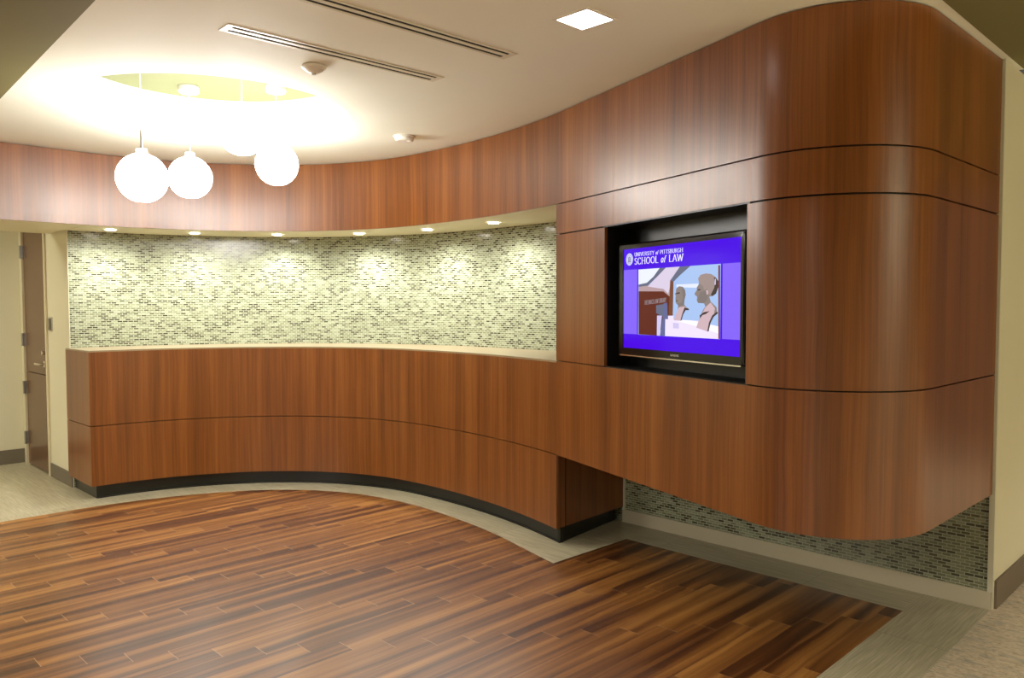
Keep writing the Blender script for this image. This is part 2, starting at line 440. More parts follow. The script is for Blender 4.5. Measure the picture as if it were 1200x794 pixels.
box_struct('baseboard_right', M['base_brown'], -1.022, -1.011, 4.36, 9.0, 0, 0.14)
box_struct('wall_far', M['cream'], 3.2, 3.3, -7.5, 9.0, 0, Z_HALL)

# ------------------------------------------------------------------ ceilings
RC, RR, RZ = (-4.665, 2.105), 0.805, 2.935
ring = [(RC[0] + RR * math.cos(2 * math.pi * k / 96), RC[1] + RR * math.sin(2 * math.pi * k / 96)) for k in range(96)]
flat_fill('ceiling', [(-6.9, 0.9), (-0.9, 0.8), (-0.9, 4.6), (-6.9, 4.6)], [ring], Z_CEIL, Z_CEIL + 0.02, M['ceiling'])
m = MB()
m.lathe([(RR, Z_CEIL), (RR, RZ), (RR + 0.03, RZ), (RR + 0.03, Z_CEIL + 0.0205), (RR, Z_CEIL + 0.0205)][:4], (RC[0], RC[1], 0), 96)
struct(m.build('ceiling_rim', M['ceiling']))
m = MB(); m.lathe([(0, RZ), (RR + 0.03, RZ), (RR + 0.03, RZ + 0.02), (0, RZ + 0.02)], (RC[0], RC[1], 0), 96)
struct(m.build('ceiling_recess', M['recess']))
flat_fill('ceiling_hall', [(-1.0, 0.915), (3.2, 0.915), (3.2, 9.0), (-1.0, 9.0)], [], Z_HALL, Z_HALL + 0.02, M['hall_ceiling'])
flat_fill('ceiling_hall', [(-8.62, -7.5), (3.2, -7.5), (3.2, 0.915), (-1.0, 0.915), (-6.9, 1.188), (-8.62, 1.188)], [], Z_HALL, Z_HALL + 0.02, M['hall_ceiling'])
# lowered soffit over counter and passage
ss = srange(0.0, S_BOX + 0.02)
m = MB()
fr = [face_pt(s, 0.019) for s in ss]
bk = []
for s in ss:
    if at(s)[1] < 1.96 and s < S_BOX - 3: bk.append((-7.55, at(s)[1]))
    else: bk.append(tile_pt(s))
k = next(i for i, b in enumerate(bk) if b[0] > -7.5)
m.ribbon(fr[:k], bk[:k], Z_SOFF + 0.003, Z_SOFF + 0.03); m.ribbon(fr[k - 1:], [(-7.112, 1.955)] + bk[k:], Z_SOFF + 0.003, Z_SOFF + 0.03)
struct(m.build('ceiling_soffit', M['cream']))
box_struct('ceiling_passage', M['cream'], -8.62, -7.55, -3.0, 1.96, 2.62, 2.66)

# ------------------------------------------------------------------ door
door = MB(); fz = DZ + 0.04
door.box(DX0 - 0.04, DX0, 1.945, 2.09, 0, fz); door.box(DX1, DX1 + 0.04, 1.945, 2.09, 0, fz); door.box(DX0, DX1, 1.945, 2.09, DZ, fz)
d1 = struct(door.build('door_1', M['frame']))
m = MB(); m.box(DX0 + 0.003, DX1 - 0.003, 1.962, 2.005, 0.012, 0.882); lower = m.build('lower_leaf', M['door'], d1)
m = MB(); m.box(DX0 + 0.003, DX1 - 0.003, 1.962, 2.005, 0.890, DZ - 0.004); upper = m.build('upper_leaf', M['door'], d1)
for z, leaf in ((2.005, upper), (1.185, upper), (0.735, lower), (0.258, lower)):
    m = MB(); m.tube((DX0, 1.938, z - 0.06), (DX0, 1.938, z + 0.06), 0.010); m.box(DX0 - 0.034, DX0, 1.940, 1.945, z - 0.058, z + 0.058)
    m.box(DX0, DX0 + 0.036, 1.957, 1.962, z - 0.058, z + 0.058); m.box(DX0 - 0.004, DX0 + 0.004, 1.938, 1.962, z - 0.058, z + 0.058)
    m.build('hinge', M['hinge_steel'], leaf)
m = MB(); hx = DX1 - 0.075
m.tube((hx, 1.962, 0.985), (hx, 1.952, 0.985), 0.030, 20); m.tube((hx, 1.953, 0.985), (hx, 1.905, 0.985), 0.010)
m.tube((hx + 0.008, 1.908, 0.985), (hx - 0.115, 1.908, 0.985), 0.010)
m.build('lever_handle', M['chrome'], upper)
m = MB(); m.tube((hx, 1.962, 1.085), (hx, 1.935, 1.085), 0.018, 20); m.build('deadbolt', M['chrome'], upper)

# ------------------------------------------------------------------ counter
ct = thing('curved_counter', (-4.8, 3.6, 0), 'long concave walnut counter with cream ledge top and black base below the mosaic tile wall', 'counter')
cx0, cy0 = face_pt(S_COUNTER)
panel('upper_front_panel', S_COUNTER, S_BOX - 0.001, Z_SEAM + 0.003, Z_TOP - 0.012, M['wood'], ct)
panel('lower_front_panel', S_COUNTER, S_BOX - 0.001, Z_KICK, Z_SEAM - 0.003, M['wood'], ct)
for nm, z0, z1 in (('upper_side_panel', Z_SEAM + 0.003, Z_TOP - 0.012), ('lower_side_panel', Z_KICK, Z_SEAM - 0.003)):
    m = MB(); m.box(-7.105, cx0 - 0.0185, cy0, cy0 + 0.018, z0, z1); m.build(nm, M['wood'], ct)
bx, by = face_pt(S_BOX)
ex, ey = -3.262, 4.325
m = MB(); L = math.hypot(ex - bx, ey - by); q = ((ex - bx) / L, (ey - by) / L)
a0 = face_pt(S_BOX, 0.0181); t0 = (a0[1] - by) / q[1]
A0, A1 = (bx + q[0] * t0, by + q[1] * t0), (ex, ey)
m.ribbon([A0, A1], [(A0[0] - 0.018, A0[1] - 0.0025), (A1[0] - 0.018, A1[1] - 0.0025)], Z_KICK, Z_SEAM - 0.006, 2.0)
m.build('lower_side_panel', M['wood'], ct)
# black core seen in the shadow joints
m = MB(); ss = srange(S_COUNTER + 0.03, S_BOX - 0.03)
m.ribbon([face_pt(s, 0.0185) for s in ss], [face_pt(s, 0.09) for s in ss], Z_KICK, Z_TOP - 0.025); m.box(-7.095, cx0 - 0.09, cy0 + 0.0185, cy0 + 0.03, Z_KICK, Z_TOP - 0.025)
m.build('carcass', M['reveal'], ct)
# toe kick with a small cove
m = MB(); ss = srange(S_COUNTER + 0.055, S_BOX - 0.05)
m.ribbon([face_pt(s, 0.06) for s in ss], [face_pt(s, 0.085) for s in ss], 0, Z_KICK)
m.ribbon([face_pt(s, 0.052) for s in ss], [face_pt(s, 0.06) for s in ss], 0, 0.008)
kx, ky = face_pt(S_COUNTER + 0.055, 0.06); m.box(-7.10, kx, cy0 + 0.05, cy0 + 0.07, 0, Z_KICK)
ka = face_pt(S_BOX - 0.05, 0.06); m.ribbon([ka, (-3.335, 4.325)], [(ka[0] - 0.02, ka[1]), (-3.355, 4.325)], 0, Z_KICK)
m.build('toe_kick', M['rubber'], ct)
m = MB(); ss = srange(S_COUNTER, S_BOX - 0.002)
m.ribbon([face_pt(s, 0.0015) for s in ss], [tuple(tile_pt(s)) if at(s)[1] > 1.965 or s > Y_APEX_S else (-7.105, at(s)[1] + 0.001) for s in ss], Z_TOP - 0.0115, Z_TOP)
m.build('countertop', M['ledge'], ct)

# ------------------------------------------------------------------ fascia
fa = thing('wood_fascia', (-4.8, 3.6, Z_SOFF), 'curved walnut fascia band under the ceiling, sweeping from left edge to right wall', 'wall panelling')
cuts = [0.0, S_JOINT_L, S_JOINT, S_END]
for a, b in zip(cuts, cuts[1:]): panel('fascia_panel', a + 0.0006, b - 0.0006, Z_SOFF + 0.003, Z_HALL - 0.001, M['wood'], fa)
panel('backing', 0.01, S_END - 0.02, Z_SOFF + 0.035, Z_HALL - 0.001, M['reveal'], fa, 0.0185, 0.06)

# ------------------------------------------------------------------ media box
mbx = thing('media_box', (-2.1, 3.8, Z_SEAM), 'projecting walnut wall box with rounded right end and black television recess', 'wall cabinet')
panel('band_panel', S_BOX, S_JOINT - 0.0006, Z_BAND + 0.004, Z_SOFF - 0.004, M['wood'], mbx)
panel('band_panel', S_JOINT + 0.0006, S_END, Z_BAND + 0.004, Z_SOFF - 0.004, M['wood'], mbx)
panel('side_panel', S_BOX, S_OPEN0, Z_TOP + 0.004, Z_BAND - 0.004, M['wood'], mbx)
panel('curved_end_panel', S_OPEN1, S_END, Z_TOP + 0.004, Z_BAND - 0.004, M['wood'], mbx)
panel('lower_panel', S_BOX, S_END, Z_SEAM, Z_TOP - 0.002, M['wood'], mbx)
m = MB()
for s0, s1, z0, z1 in ((S_BOX + 0.03, S_END - 0.02, Z_SEAM + 0.03, Z_TOP - 0.02), (S_BOX + 0.03, S_OPEN0 - 0.02, Z_TOP - 0.02, Z_BAND + 0.02),
                       (S_OPEN1 + 0.02, S_END - 0.02, Z_TOP - 0.02, Z_BAND + 0.02), (S_BOX + 0.03, S_END - 0.02, Z_BAND + 0.02, Z_SOFF + 0.03)):
    ss = srange(s0, s1); m.ribbon([face_pt(s, 0.0185) for s in ss], [face_pt(s, 0.05) for s in ss], z0, z1)
m.build('carcass', M['reveal'], mbx)
m = MB(); ss = srange(S_BOX, S_END)
fr = [face_pt(s, 0.0185) for s in ss]
bk = [(min(max(bx - 0.02 + (s - S_BOX) * 0.99, -3.26), -1.07), 4.325) for s in ss]
m.ribbon(fr, bk, Z_SEAM + 0.001, Z_SEAM + 0.02); m.build('bottom_panel', M['reveal'], mbx)
m = MB(); m.box(bx - 0.018, bx - 0.0005, by + 0.03, 4.325, Z_TOP + 0.002, Z_SOFF - 0.002); m.build('return_panel', M['wood'], mbx)
# television recess
TA, TD = (-2.685, 3.411), (0.94740, -0.32010)
ang = math.atan2(TD[1], TD[0])
def tv_xy(u, off): return (TA[0] + TD[0] * u - TD[1] * off, TA[1] + TD[1] * u + TD[0] * off)
U0, U1, ZB, ZT, DEP = -0.0275, 1.0765, Z_TOP + 0.004, Z_BAND - 0.002, 0.17
m = MB()
def quad(a, b, z0, z1): m.face([(a[0], a[1], z0), (b[0], b[1], z0), (b[0], b[1], z1), (a[0], a[1], z1)])
def slab(u0, u1, o0, o1, z0, z1): m.ribbon([tv_xy(u0, o0), tv_xy(u1, o0)], [tv_xy(u0, o1), tv_xy(u1, o1)], z0, z1)
slab(U0, U1, DEP, DEP + 0.012, ZB, ZT)
slab(U0 - 0.012, U0 - 0.0005, 0.019, DEP + 0.012, ZB, ZT); slab(U1 + 0.0005, U1 + 0.012, 0.019, DEP + 0.012, ZB, ZT)
slab(U0 - 0.012, U1 + 0.012, 0.004, DEP + 0.012, ZB - 0.012, ZB); slab(U0 - 0.012, U1 + 0.012, 0.004, DEP + 0.012, ZT, ZT + 0.012)
m.build('recess_liner', M['black'], mbx)

# ------------------------------------------------------------------ television
tx, ty = tv_xy(0.0, 0.05)
tv = thing('television', (tx, ty, 0.0), 'black flat screen television showing a purple slide, set in the walnut wall recess', 'television', rz=ang)
TU0, TU1, TZ0, TZ1 = 0.030, 1.012, 1.226, 1.827
SU0, SU1, SZ0, SZ1 = 0.079, 0.983, 1.270, 1.794
# local axes: x along the wall, -y towards the viewer, z up (world height)
def frame_mesh():
    m = MB()
    def rr(u0, u1, z0, z1, r, n=5):
        out = []
        for (cx, cz, a0) in ((u1 - r, z0 + r, -90), (u1 - r, z1 - r, 0), (u0 + r, z1 - r, 90), (u0 + r, z0 + r, 180)):
            for i in range(n + 1):
                a = R(a0 + 90 * i / n); out.append((cx + r * math.cos(a), cz + r * math.sin(a)))
        return out
    loops = [(rr(TU0, TU1, TZ0, TZ1, 0.012), 0.030), (rr(TU0, TU1, TZ0, TZ1, 0.012), 0.012), (rr(TU0 + 0.0015, TU1 - 0.0015, TZ0 + 0.0015, TZ1 - 0.0015, 0.011), 0.0065), (rr(TU0 + 0.005, TU1 - 0.005, TZ0 + 0.005, TZ1 - 0.005, 0.010), 0.0025), (rr(TU0 + 0.009, TU1 - 0.009, TZ0 + 0.009, TZ1 - 0.009, 0.008), 0.0),
             (rr(SU0 - 0.002, SU1 + 0.002, SZ0 - 0.002, SZ1 + 0.002, 0.001), 0.0), (rr(SU0 - 0.002, SU1 + 0.002, SZ0 - 0.002, SZ1 + 0.002, 0.001), 0.008)]
    for (A, ya), (B, yb) in zip(loops, loops[1:]):
        n = len(A)
        for i in range(n):
            j = (i + 1) % n
            m.face([(A[i][0], ya, A[i][1]), (A[j][0], ya, A[j][1]), (B[j][0], yb, B[j][1]), (B[i][0], yb, B[i][1])])
    return m
frame_mesh().build('bezel', M['gloss_black'], tv, True)
m = MB(); m.box(TU0 + 0.01, TU1 - 0.01, 0.012, 0.052, TZ0 + 0.01, TZ1 - 0.01); m.box(0.25, 0.79, 0.052, 0.075, 1.33, 1.70); m.build('back_housing', M['black'], tv, True)
m = MB(); m.box(0.38, 0.66, 0.075, 0.1195, 1.42, 1.62); m.build('wall_mount', M['black'], tv, True)
m = MB(); m.box(TU0 + 0.02, TU1 - 0.02, -0.0015, 0.003, TZ0 - 0.002, TZ0 + 0.004); m.build('silver_edge', M['chrome'], tv, True)

def screen_mat(name, c, k=1.0):
    mm = NT(name); mm.base((0.004, 0.004, 0.004, 1), 0.1, 0.12)
    mm.b.inputs['Emission Color'].default_value = c; mm.b.inputs['Emission Strength'].default_value = k
    return mm.m
SM = {n: screen_mat('screen ' + n, srgb(*c)) for n, c in dict(
    purple=(68, 0, 214), violet=(124, 94, 232), white=(240, 236, 255), seal=(206, 206, 238), brown=(92, 38, 28), tan=(172, 146, 150), paleroof=(222, 226, 236),
    slate=(96, 100, 122), pale=(206, 194, 216), sky=(158, 184, 226), post=(112, 66, 44), glare=(214, 220, 246), steelblue=(92, 98, 142), lilac=(196, 188, 226),
    plinth=(226, 214, 246), plinth2=(196, 186, 222), bronze=(132, 120, 116), shade=(120, 110, 107), bust=(196, 168, 176), dark=(66, 54, 52), hair=(150, 132, 128), rust=(110, 52, 66), letter=(150, 140, 146)).items()}
YS = 0.0042
def flat_poly(m, pts, y, mi=0):
    m.face([(u, y, z) for u, z in pts], mi=mi)
m = MB(); m.box(SU0 - 0.002, SU1 + 0.002, YS, YS + 0.004, SZ0 - 0.002, SZ1 + 0.002); scr = m.build('screen', SM['purple'], tv, True)
def sub(name, m, mats): return m.build(name, mats, scr, True)
m = MB(); flat_poly(m, [(SU0, 1.3432), (0.2042, 1.3432), (0.2042, 1.686), (SU0, 1.686)], YS - 0.0004)
sub('side_band', m, SM['violet'])
m = MB(); flat_poly(m, [(0.865, 1.3432), (SU1, 1.3432), (SU1, 1.684), (0.865, 1.684)], YS - 0.0004)
sub('side_band', m, SM['violet'])
P = {'wood_low': [(0.217, 1.575), (0.43, 1.571), (0.481, 1.539), (0.482, 1.428), (0.376, 1.341), (0.219, 1.343)], 'wood_up': [(0.217, 1.6), (0.299, 1.598), (0.48, 1.668), (0.503, 1.625), (0.481, 1.539), (0.43, 1.566), (0.217, 1.57)], 'ceil_white': [(0.215, 1.687), (0.397, 1.684), (0.349, 1.644), (0.291, 1.613), (0.217, 1.605)], 'ceil_band': [(0.397, 1.684), (0.449, 1.684), (0.365, 1.634), (0.299, 1.598), (0.217, 1.593), (0.217, 1.605), (0.291, 1.613), (0.349, 1.644)], 'fascia': [(0.449, 1.684), (0.559, 1.684), (0.499, 1.625), (0.469, 1.554), (0.43, 1.578), (0.299, 1.593), (0.365, 1.634)], 'sky': [(0.503, 1.617), (0.56, 1.646), (0.64, 1.684), (0.834, 1.68), (0.847, 1.399), (0.509, 1.415)], 'bandr': [(0.559, 1.684), (0.64, 1.684), (0.56, 1.642), (0.511, 1.612), (0.484, 1.618)], 'post': [(0.484, 1.62), (0.511, 1.612), (0.507, 1.443), (0.474, 1.443)], 'glow': [(0.534, 1.598), (0.697, 1.598), (0.698, 1.578), (0.534, 1.585)], 'blue_dark': [(0.37, 1.496), (0.462, 1.505), (0.467, 1.428), (0.371, 1.456)], 'col': [(0.431, 1.505), (0.458, 1.51), (0.467, 1.428), (0.448, 1.343), (0.404, 1.341), (0.427, 1.437)], 'box1': [(0.379, 1.444), (0.419, 1.444), (0.404, 1.341), (0.378, 1.341)], 'box2': [(0.469, 1.444), (0.513, 1.445), (0.513, 1.424), (0.469, 1.426)], 'plinth': [(0.447, 1.427), (0.699, 1.423), (0.848, 1.366), (0.85, 1.341), (0.446, 1.341)], 'plinth_face': [(0.509, 1.41), (0.555, 1.408), (0.555, 1.382), (0.51, 1.383)], 'plinth_top': [(0.509, 1.424), (0.643, 1.424), (0.848, 1.399), (0.848, 1.366), (0.7, 1.395)], 'redpost': [(0.836, 1.678), (0.849, 1.678), (0.853, 1.341), (0.841, 1.343)], 'b1_head': [(0.553, 1.589), (0.583, 1.586), (0.601, 1.57), (0.607, 1.547), (0.598, 1.524), (0.595, 1.5), (0.613, 1.486), (0.631, 1.479), (0.628, 1.473), (0.602, 1.472), (0.584, 1.449), (0.573, 1.42), (0.517, 1.422), (0.528, 1.448), (0.547, 1.472), (0.548, 1.496), (0.53, 1.508), (0.527, 1.529), (0.529, 1.543), (0.522, 1.553), (0.531, 1.557), (0.532, 1.576)], 'b1_shade': [(0.583, 1.586), (0.601, 1.57), (0.607, 1.547), (0.598, 1.524), (0.591, 1.498), (0.554, 1.491), (0.539, 1.505), (0.572, 1.507), (0.583, 1.528), (0.582, 1.552), (0.575, 1.571)], 'b1_bust': [(0.547, 1.472), (0.554, 1.486), (0.598, 1.491), (0.613, 1.484), (0.595, 1.47), (0.584, 1.449), (0.573, 1.42), (0.517, 1.422), (0.528, 1.448)], 'b1_edge': [(0.598, 1.486), (0.631, 1.479), (0.631, 1.473), (0.606, 1.472), (0.588, 1.451), (0.576, 1.423), (0.568, 1.423), (0.58, 1.453)], 'b2_head': [(0.697, 1.623), (0.714, 1.639), (0.752, 1.644), (0.789, 1.64), (0.819, 1.626), (0.837, 1.606), (0.838, 1.579), (0.823, 1.549), (0.8, 1.538), (0.777, 1.536), (0.787, 1.513), (0.827, 1.487), (0.831, 1.465), (0.801, 1.442), (0.782, 1.415), (0.772, 1.374), (0.686, 1.39), (0.699, 1.418), (0.71, 1.436), (0.733, 1.473), (0.75, 1.491), (0.74, 1.505), (0.698, 1.507), (0.688, 1.518), (0.691, 1.537), (0.673, 1.546), (0.673, 1.553), (0.689, 1.569), (0.687, 1.58), (0.704, 1.596)], 'b2_hair': [(0.697, 1.623), (0.714, 1.639), (0.752, 1.644), (0.789, 1.64), (0.819, 1.626), (0.837, 1.606), (0.838, 1.579), (0.823, 1.549), (0.8, 1.538), (0.773, 1.549), (0.766, 1.572), (0.739, 1.568), (0.732, 1.586), (0.704, 1.6)], 'b2_hairdark': [(0.806, 1.624), (0.822, 1.621), (0.837, 1.606), (0.838, 1.579), (0.823, 1.549), (0.8, 1.538), (0.787, 1.545), (0.81, 1.575), (0.816, 1.602)], 'b2_shade': [(0.712, 1.559), (0.753, 1.563), (0.766, 1.545), (0.763, 1.522), (0.74, 1.505), (0.698, 1.507), (0.698, 1.532)], 'b2_bust': [(0.75, 1.487), (0.787, 1.509), (0.817, 1.482), (0.808, 1.451), (0.782, 1.419), (0.765, 1.374), (0.686, 1.39), (0.699, 1.418), (0.71, 1.434)], 'b2_collar': [(0.71, 1.448), (0.74, 1.464), (0.781, 1.469), (0.754, 1.455), (0.73, 1.45), (0.713, 1.434)], 'b2_edge': [(0.831, 1.467), (0.838, 1.46), (0.808, 1.442), (0.788, 1.415), (0.775, 1.375), (0.765, 1.374), (0.776, 1.415), (0.798, 1.449)], 'letters': [(0.266, 1.518), (0.462, 1.539), (0.462, 1.508), (0.266, 1.493)], 'b1_brow': [(0.531, 1.557), (0.561, 1.56), (0.562, 1.553), (0.532, 1.551)], 'b1_mouth': [(0.529, 1.52), (0.546, 1.52), (0.546, 1.516), (0.53, 1.516)], 'b2_eye': [(0.693, 1.571), (0.714, 1.573), (0.714, 1.567), (0.695, 1.565)], 'b2_ear': [(0.754, 1.565), (0.768, 1.566), (0.77, 1.549), (0.76, 1.544)], 'b2_streak': [(0.815, 1.617), (0.821, 1.617), (0.821, 1.591), (0.813, 1.589)]}
order = [('sky', 'sky'), ('wood_low', 'brown'), ('wood_up', 'tan'), ('fascia', 'pale'), ('ceil_white', 'paleroof'), ('ceil_band', 'slate'), ('bandr', 'slate'), ('post', 'post'),
         ('glow', 'glare'), ('blue_dark', 'slate'), ('col', 'steelblue'), ('box1', 'lilac'), ('box2', 'plinth'), ('plinth', 'plinth'), ('plinth_face', 'plinth2'), ('plinth_top', 'white'), ('redpost', 'rust'),
         ('b1_head', 'bronze'), ('b1_shade', 'shade'), ('b1_bust', 'bust'), ('b1_edge', 'dark'), ('b2_head', 'bronze'), ('b2_bust', 'bust'), ('b2_hair', 'hair'), ('b2_hairdark', 'dark'), ('b2_shade', 'shade'), ('b2_collar', 'dark'), ('b2_edge', 'dark'), ('b1_brow', 'dark'), ('b1_mouth', 'dark'), ('b2_eye', 'dark'), ('b2_ear', 'bust'), ('b2_streak', 'lilac')]
m = MB(); names = []
m.face([(0.2145, YS - 0.0004, 1.342), (0.8525, YS - 0.0004, 1.342), (0.8525, YS - 0.0004, 1.684), (0.2145, YS - 0.0004, 1.684)], mi=0); names = ['sky']
for i, (k, c) in enumerate(order):
    if c not in names: names.append(c)
    pts = [(min(max(u, 0.2145), 0.8525), min(max(z, 1.342), 1.684)) for u, z in P[k]]
    flat_poly(m, pts, YS - 0.0005 - 0.00004 * i, names.index(c))
sub('slide_photo', m, [SM[n] for n in names])
# lettering: thick and thin strokes with serifs, letter box 1 high
ST = {
 'U': (.80, [((.14, 1), (.14, .3), (.22, .08), (.42, 0), (.6, .08), (.68, .3), (.68, 1))], 'sTT'), 'N': (.86, [((.14, 0), (.14, 1)), ((.14, 1), (.70, 0)), ((.70, 0), (.70, 1))], ''),
 'I': (.40, [((.20, 0), (.20, 1))], ''), 'V': (.80, [((.08, 1), (.40, 0)), ((.40, 0), (.72, 1))], ''), 'E': (.70, [((.15, 0), (.15, 1)), ((.15, .98), (.60, .98)), ((.15, .5), (.50, .5)), ((.15, .02), (.62, .02))], ''),
 'R': (.78, [((.15, 0), (.15, 1)), ((.15, .98), (.45, .98), (.58, .88), (.58, .62), (.45, .5), (.15, .5)), ((.40, .5), (.68, 0))], ''), 'S': (.60, [((.50, .84), (.40, .98), (.22, .98), (.11, .85), (.12, .65), (.46, .40), (.52, .22), (.42, .04), (.22, .02), (.10, .18))], ''),
 'T': (.72, [((.36, 0), (.36, 1)), ((.06, .97), (.66, .97)), ], ''), 'Y': (.76, [((.38, 0), (.38, .48)), ((.08, 1), (.38, .48)), ((.38, .48), (.68, 1))], ''),
 'P': (.68, [((.15, 0), (.15, 1)), ((.15, .98), (.45, .98), (.58, .86), (.58, .58), (.45, .45), (.15, .45))], ''), 'B': (.74, [((.15, 0), (.15, 1)), ((.15, .98), (.44, .98), (.56, .86), (.54, .64), (.42, .52), (.15, .52)), ((.42, .52), (.60, .42), (.62, .14), (.46, .02), (.15, .02))], ''),
 'G': (.84, [((.68, .82), (.54, .97), (.34, .97), (.16, .78), (.11, .48), (.18, .18), (.36, .02), (.56, .03), (.68, .14), (.68, .42)), ((.52, .42), (.76, .42))], ''), 'H': (.88, [((.15, 0), (.15, 1)), ((.72, 0), (.72, 1)), ((.15, .51), (.72, .51))], ''),
 'C': (.78, [((.68, .80), (.54, .97), (.36, .98), (.18, .80), (.11, .50), (.18, .18), (.36, .02), (.56, .04), (.69, .20))], ''), 'O': (.88, [((.44, .98), (.22, .88), (.11, .62), (.11, .36), (.22, .10), (.44, .01), (.66, .10), (.77, .36), (.77, .62), (.66, .88), (.44, .98))], ''),
 'L': (.66, [((.15, 0), (.15, 1)), ((.15, .02), (.60, .02))], ''), 'A': (.80, [((.08, 0), (.40, 1)), ((.40, 1), (.72, 0)), ((.22, .34), (.58, .34))], ''), 'W': (1.06, [((.06, 1), (.30, 0)), ((.30, 0), (.53, .92)), ((.53, .92), (.76, 0)), ((.76, 0), (1.0, 1))], ''),
 'o': (.52, [((.26, .66), (.12, .54), (.09, .32), (.14, .10), (.26, .0), (.38, .10), (.43, .32), (.40, .54), (.26, .66))], ''), 'f': (.62, [((.16, 0), (.20, .72), (.28, .95), (.42, .92)), ((.06, .62), (.36, .62))], ''), ' ': (.34, [], '')}
SERIF = dict(U=[(.14, 1), (.68, 1)], N=[(.14, 0), (.14, 1), (.70, 1)], I=[(.2, 0), (.2, 1)], V=[(.08, 1), (.72, 1)], R=[(.15, 0)], T=[(.36, 0)], Y=[(.38, 0), (.08, 1), (.68, 1)], P=[(.15, 0)], H=[(.15, 0), (.15, 1), (.72, 0), (.72, 1)], L=[(.15, 1)], A=[(.08, 0), (.72, 0)], W=[(.06, 1), (1.0, 1)], f=[(.16, 0)])
def ribbon2(m, pts, th, y, T):
    for (a, b) in zip(pts, pts[1:]):
        dx, dz = b[0] - a[0], b[1] - a[1]; L = math.hypot(dx, dz)
        steep = abs(dz) / L; t = th * (0.45 + 0.55 * steep) / 2
        nx, nz = -dz / L * t, dx / L * t; e = 0.3 * t; ux, uz = dx / L * e, dz / L * e
        m.face([(*[T(a[0] + nx - ux, a[1] + nz - uz)][0],), T(b[0] + nx + ux, b[1] + nz + uz), T(b[0] - nx + ux, b[1] - nz + uz), T(a[0] - nx - ux, a[1] - nz - uz)])
def letters(m, text, u0, u1, z0, h, y, th=0.15, italic='of', slope=0.0):
    wid = sum(ST[c][0] for c in text); sx = (u1 - u0) / wid; cur = 0.0; k = 0
    for c in text:
        wd, strokes, _ = ST[c]; sh = 0.18 if c in italic else 0.0
        for i, st in enumerate(strokes):
            k += 1
            T = lambda a, b, cur=cur, sh=sh, k=k: (u0 + (cur + a + sh * b) * sx, y - 0.00001 * (k % 5), z0 + b * h + slope * (cur + a) * sx)
            ribbon2(m, st, th, y, T)
        for (a, b) in SERIF.get(c, []):
            k += 1
            T = lambda p, q, cur=cur, sh=sh, k=k: (u0 + (cur + p + sh * q) * sx, y - 0.00001 * (k % 5), z0 + q * h + slope * (cur + p) * sx)
            zz = 0.03 if b == 0 else 0.97; ribbon2(m, [(a - .13, zz), (a + .13, zz)], 0.08, y, T)
        cur += wd
m = MB()
letters(m, 'UNIVERSITY of PITTSBURGH', 0.178, 0.583, 1.7545, 0.0195, YS - 0.0008, 0.135)
letters(m, 'SCHOOL of LAW', 0.178, 0.585, 1.7115, 0.0345, YS - 0.0008, 0.125)
sub('header_lettering', m, SM['white'])
m = MB()
letters(m, 'THE BARCO LAW LIBRARY', 0.272, 0.455, 1.4985, 0.022, YS - 0.0022, 0.17, slope=0.075)
sub('slide_photo_lettering', m, SM['letter'])
m = MB(); cu, cz = 0.1325, 1.7415
def disc(m, ru, rz, y, mi, n=32): flat_poly(m, [(cu + ru * math.cos(2 * math.pi * i / n), cz + rz * math.sin(2 * math.pi * i / n)) for i in range(n)], y, mi)
disc(m, .0325, .0325, YS - .0006, 0); disc(m, .0235, .0235, YS - .0007, 1); disc(m, .0215, .0215, YS - .0008, 0)
def rect(m, a, b, c, d, y, mi): flat_poly(m, [(cu + a, cz + c), (cu + b, cz + c), (cu + b, cz + d), (cu + a, cz + d)], y, mi)
rect(m, -.011, -.005, -.015, .012, YS - .0009, 1); rect(m, .005, .011, -.015, .012, YS - .0009, 1); rect(m, -.005, .005, -.001, .003, YS - .00092, 1); rect(m, -.012, .012, -.016, -.012, YS - .00094, 1)
rect(m, -.003, .003, .006, .016, YS - .00096, 1); rect(m, -.003, .003, -.011, -.004, YS - .00096, 1)
for i in range(24):
    a = 2 * math.pi * i / 24; r = .0282; flat_poly(m, [(cu + r * math.cos(a) + .0016 * math.cos(b), cz + r * math.sin(a) + .0022 * math.sin(b)) for b in [R(45 + 90 * j) for j in range(4)]], YS - .0009, 1)
sub('round_emblem', m, [SM['seal'], SM['steelblue']])
# maker's lettering on the lower bezel
def text_mesh(body, name, mat, parent, width, loc, rot, depth=0.0004):
    cu_ = bpy.data.curves.new('lettering', 'FONT'); cu_.body = body; cu_.size = 1.0; cu_.align_x = 'CENTER'; cu_.align_y = 'CENTER'
    t = bpy.data.objects.new('lettering_source', cu_); COL.objects.link(t)
    bpy.context.view_layer.update()
    me = bpy.data.meshes.new_from_object(t.evaluated_get(bpy.context.evaluated_depsgraph_get()))
    bpy.data.objects.remove(t); bpy.data.curves.remove(cu_)
    xs = [v.co.x for v in me.vertices]; k = width / (max(xs) - min(xs))
    for v in me.vertices: v.co *= k
    me.materials.clear(); me.materials.append(mat)
    me.transform(Matrix.Translation(loc) @ Matrix.Rotation(R(90), 4, 'X'))
    me.name = name
    o = bpy.data.objects.new(name, me); COL.objects.link(o); o.parent = parent; return o
text_mesh('SAMSUNG', 'maker_lettering', M['white'], tv, 0.064, (0.527, -0.0008, 1.2485), None)

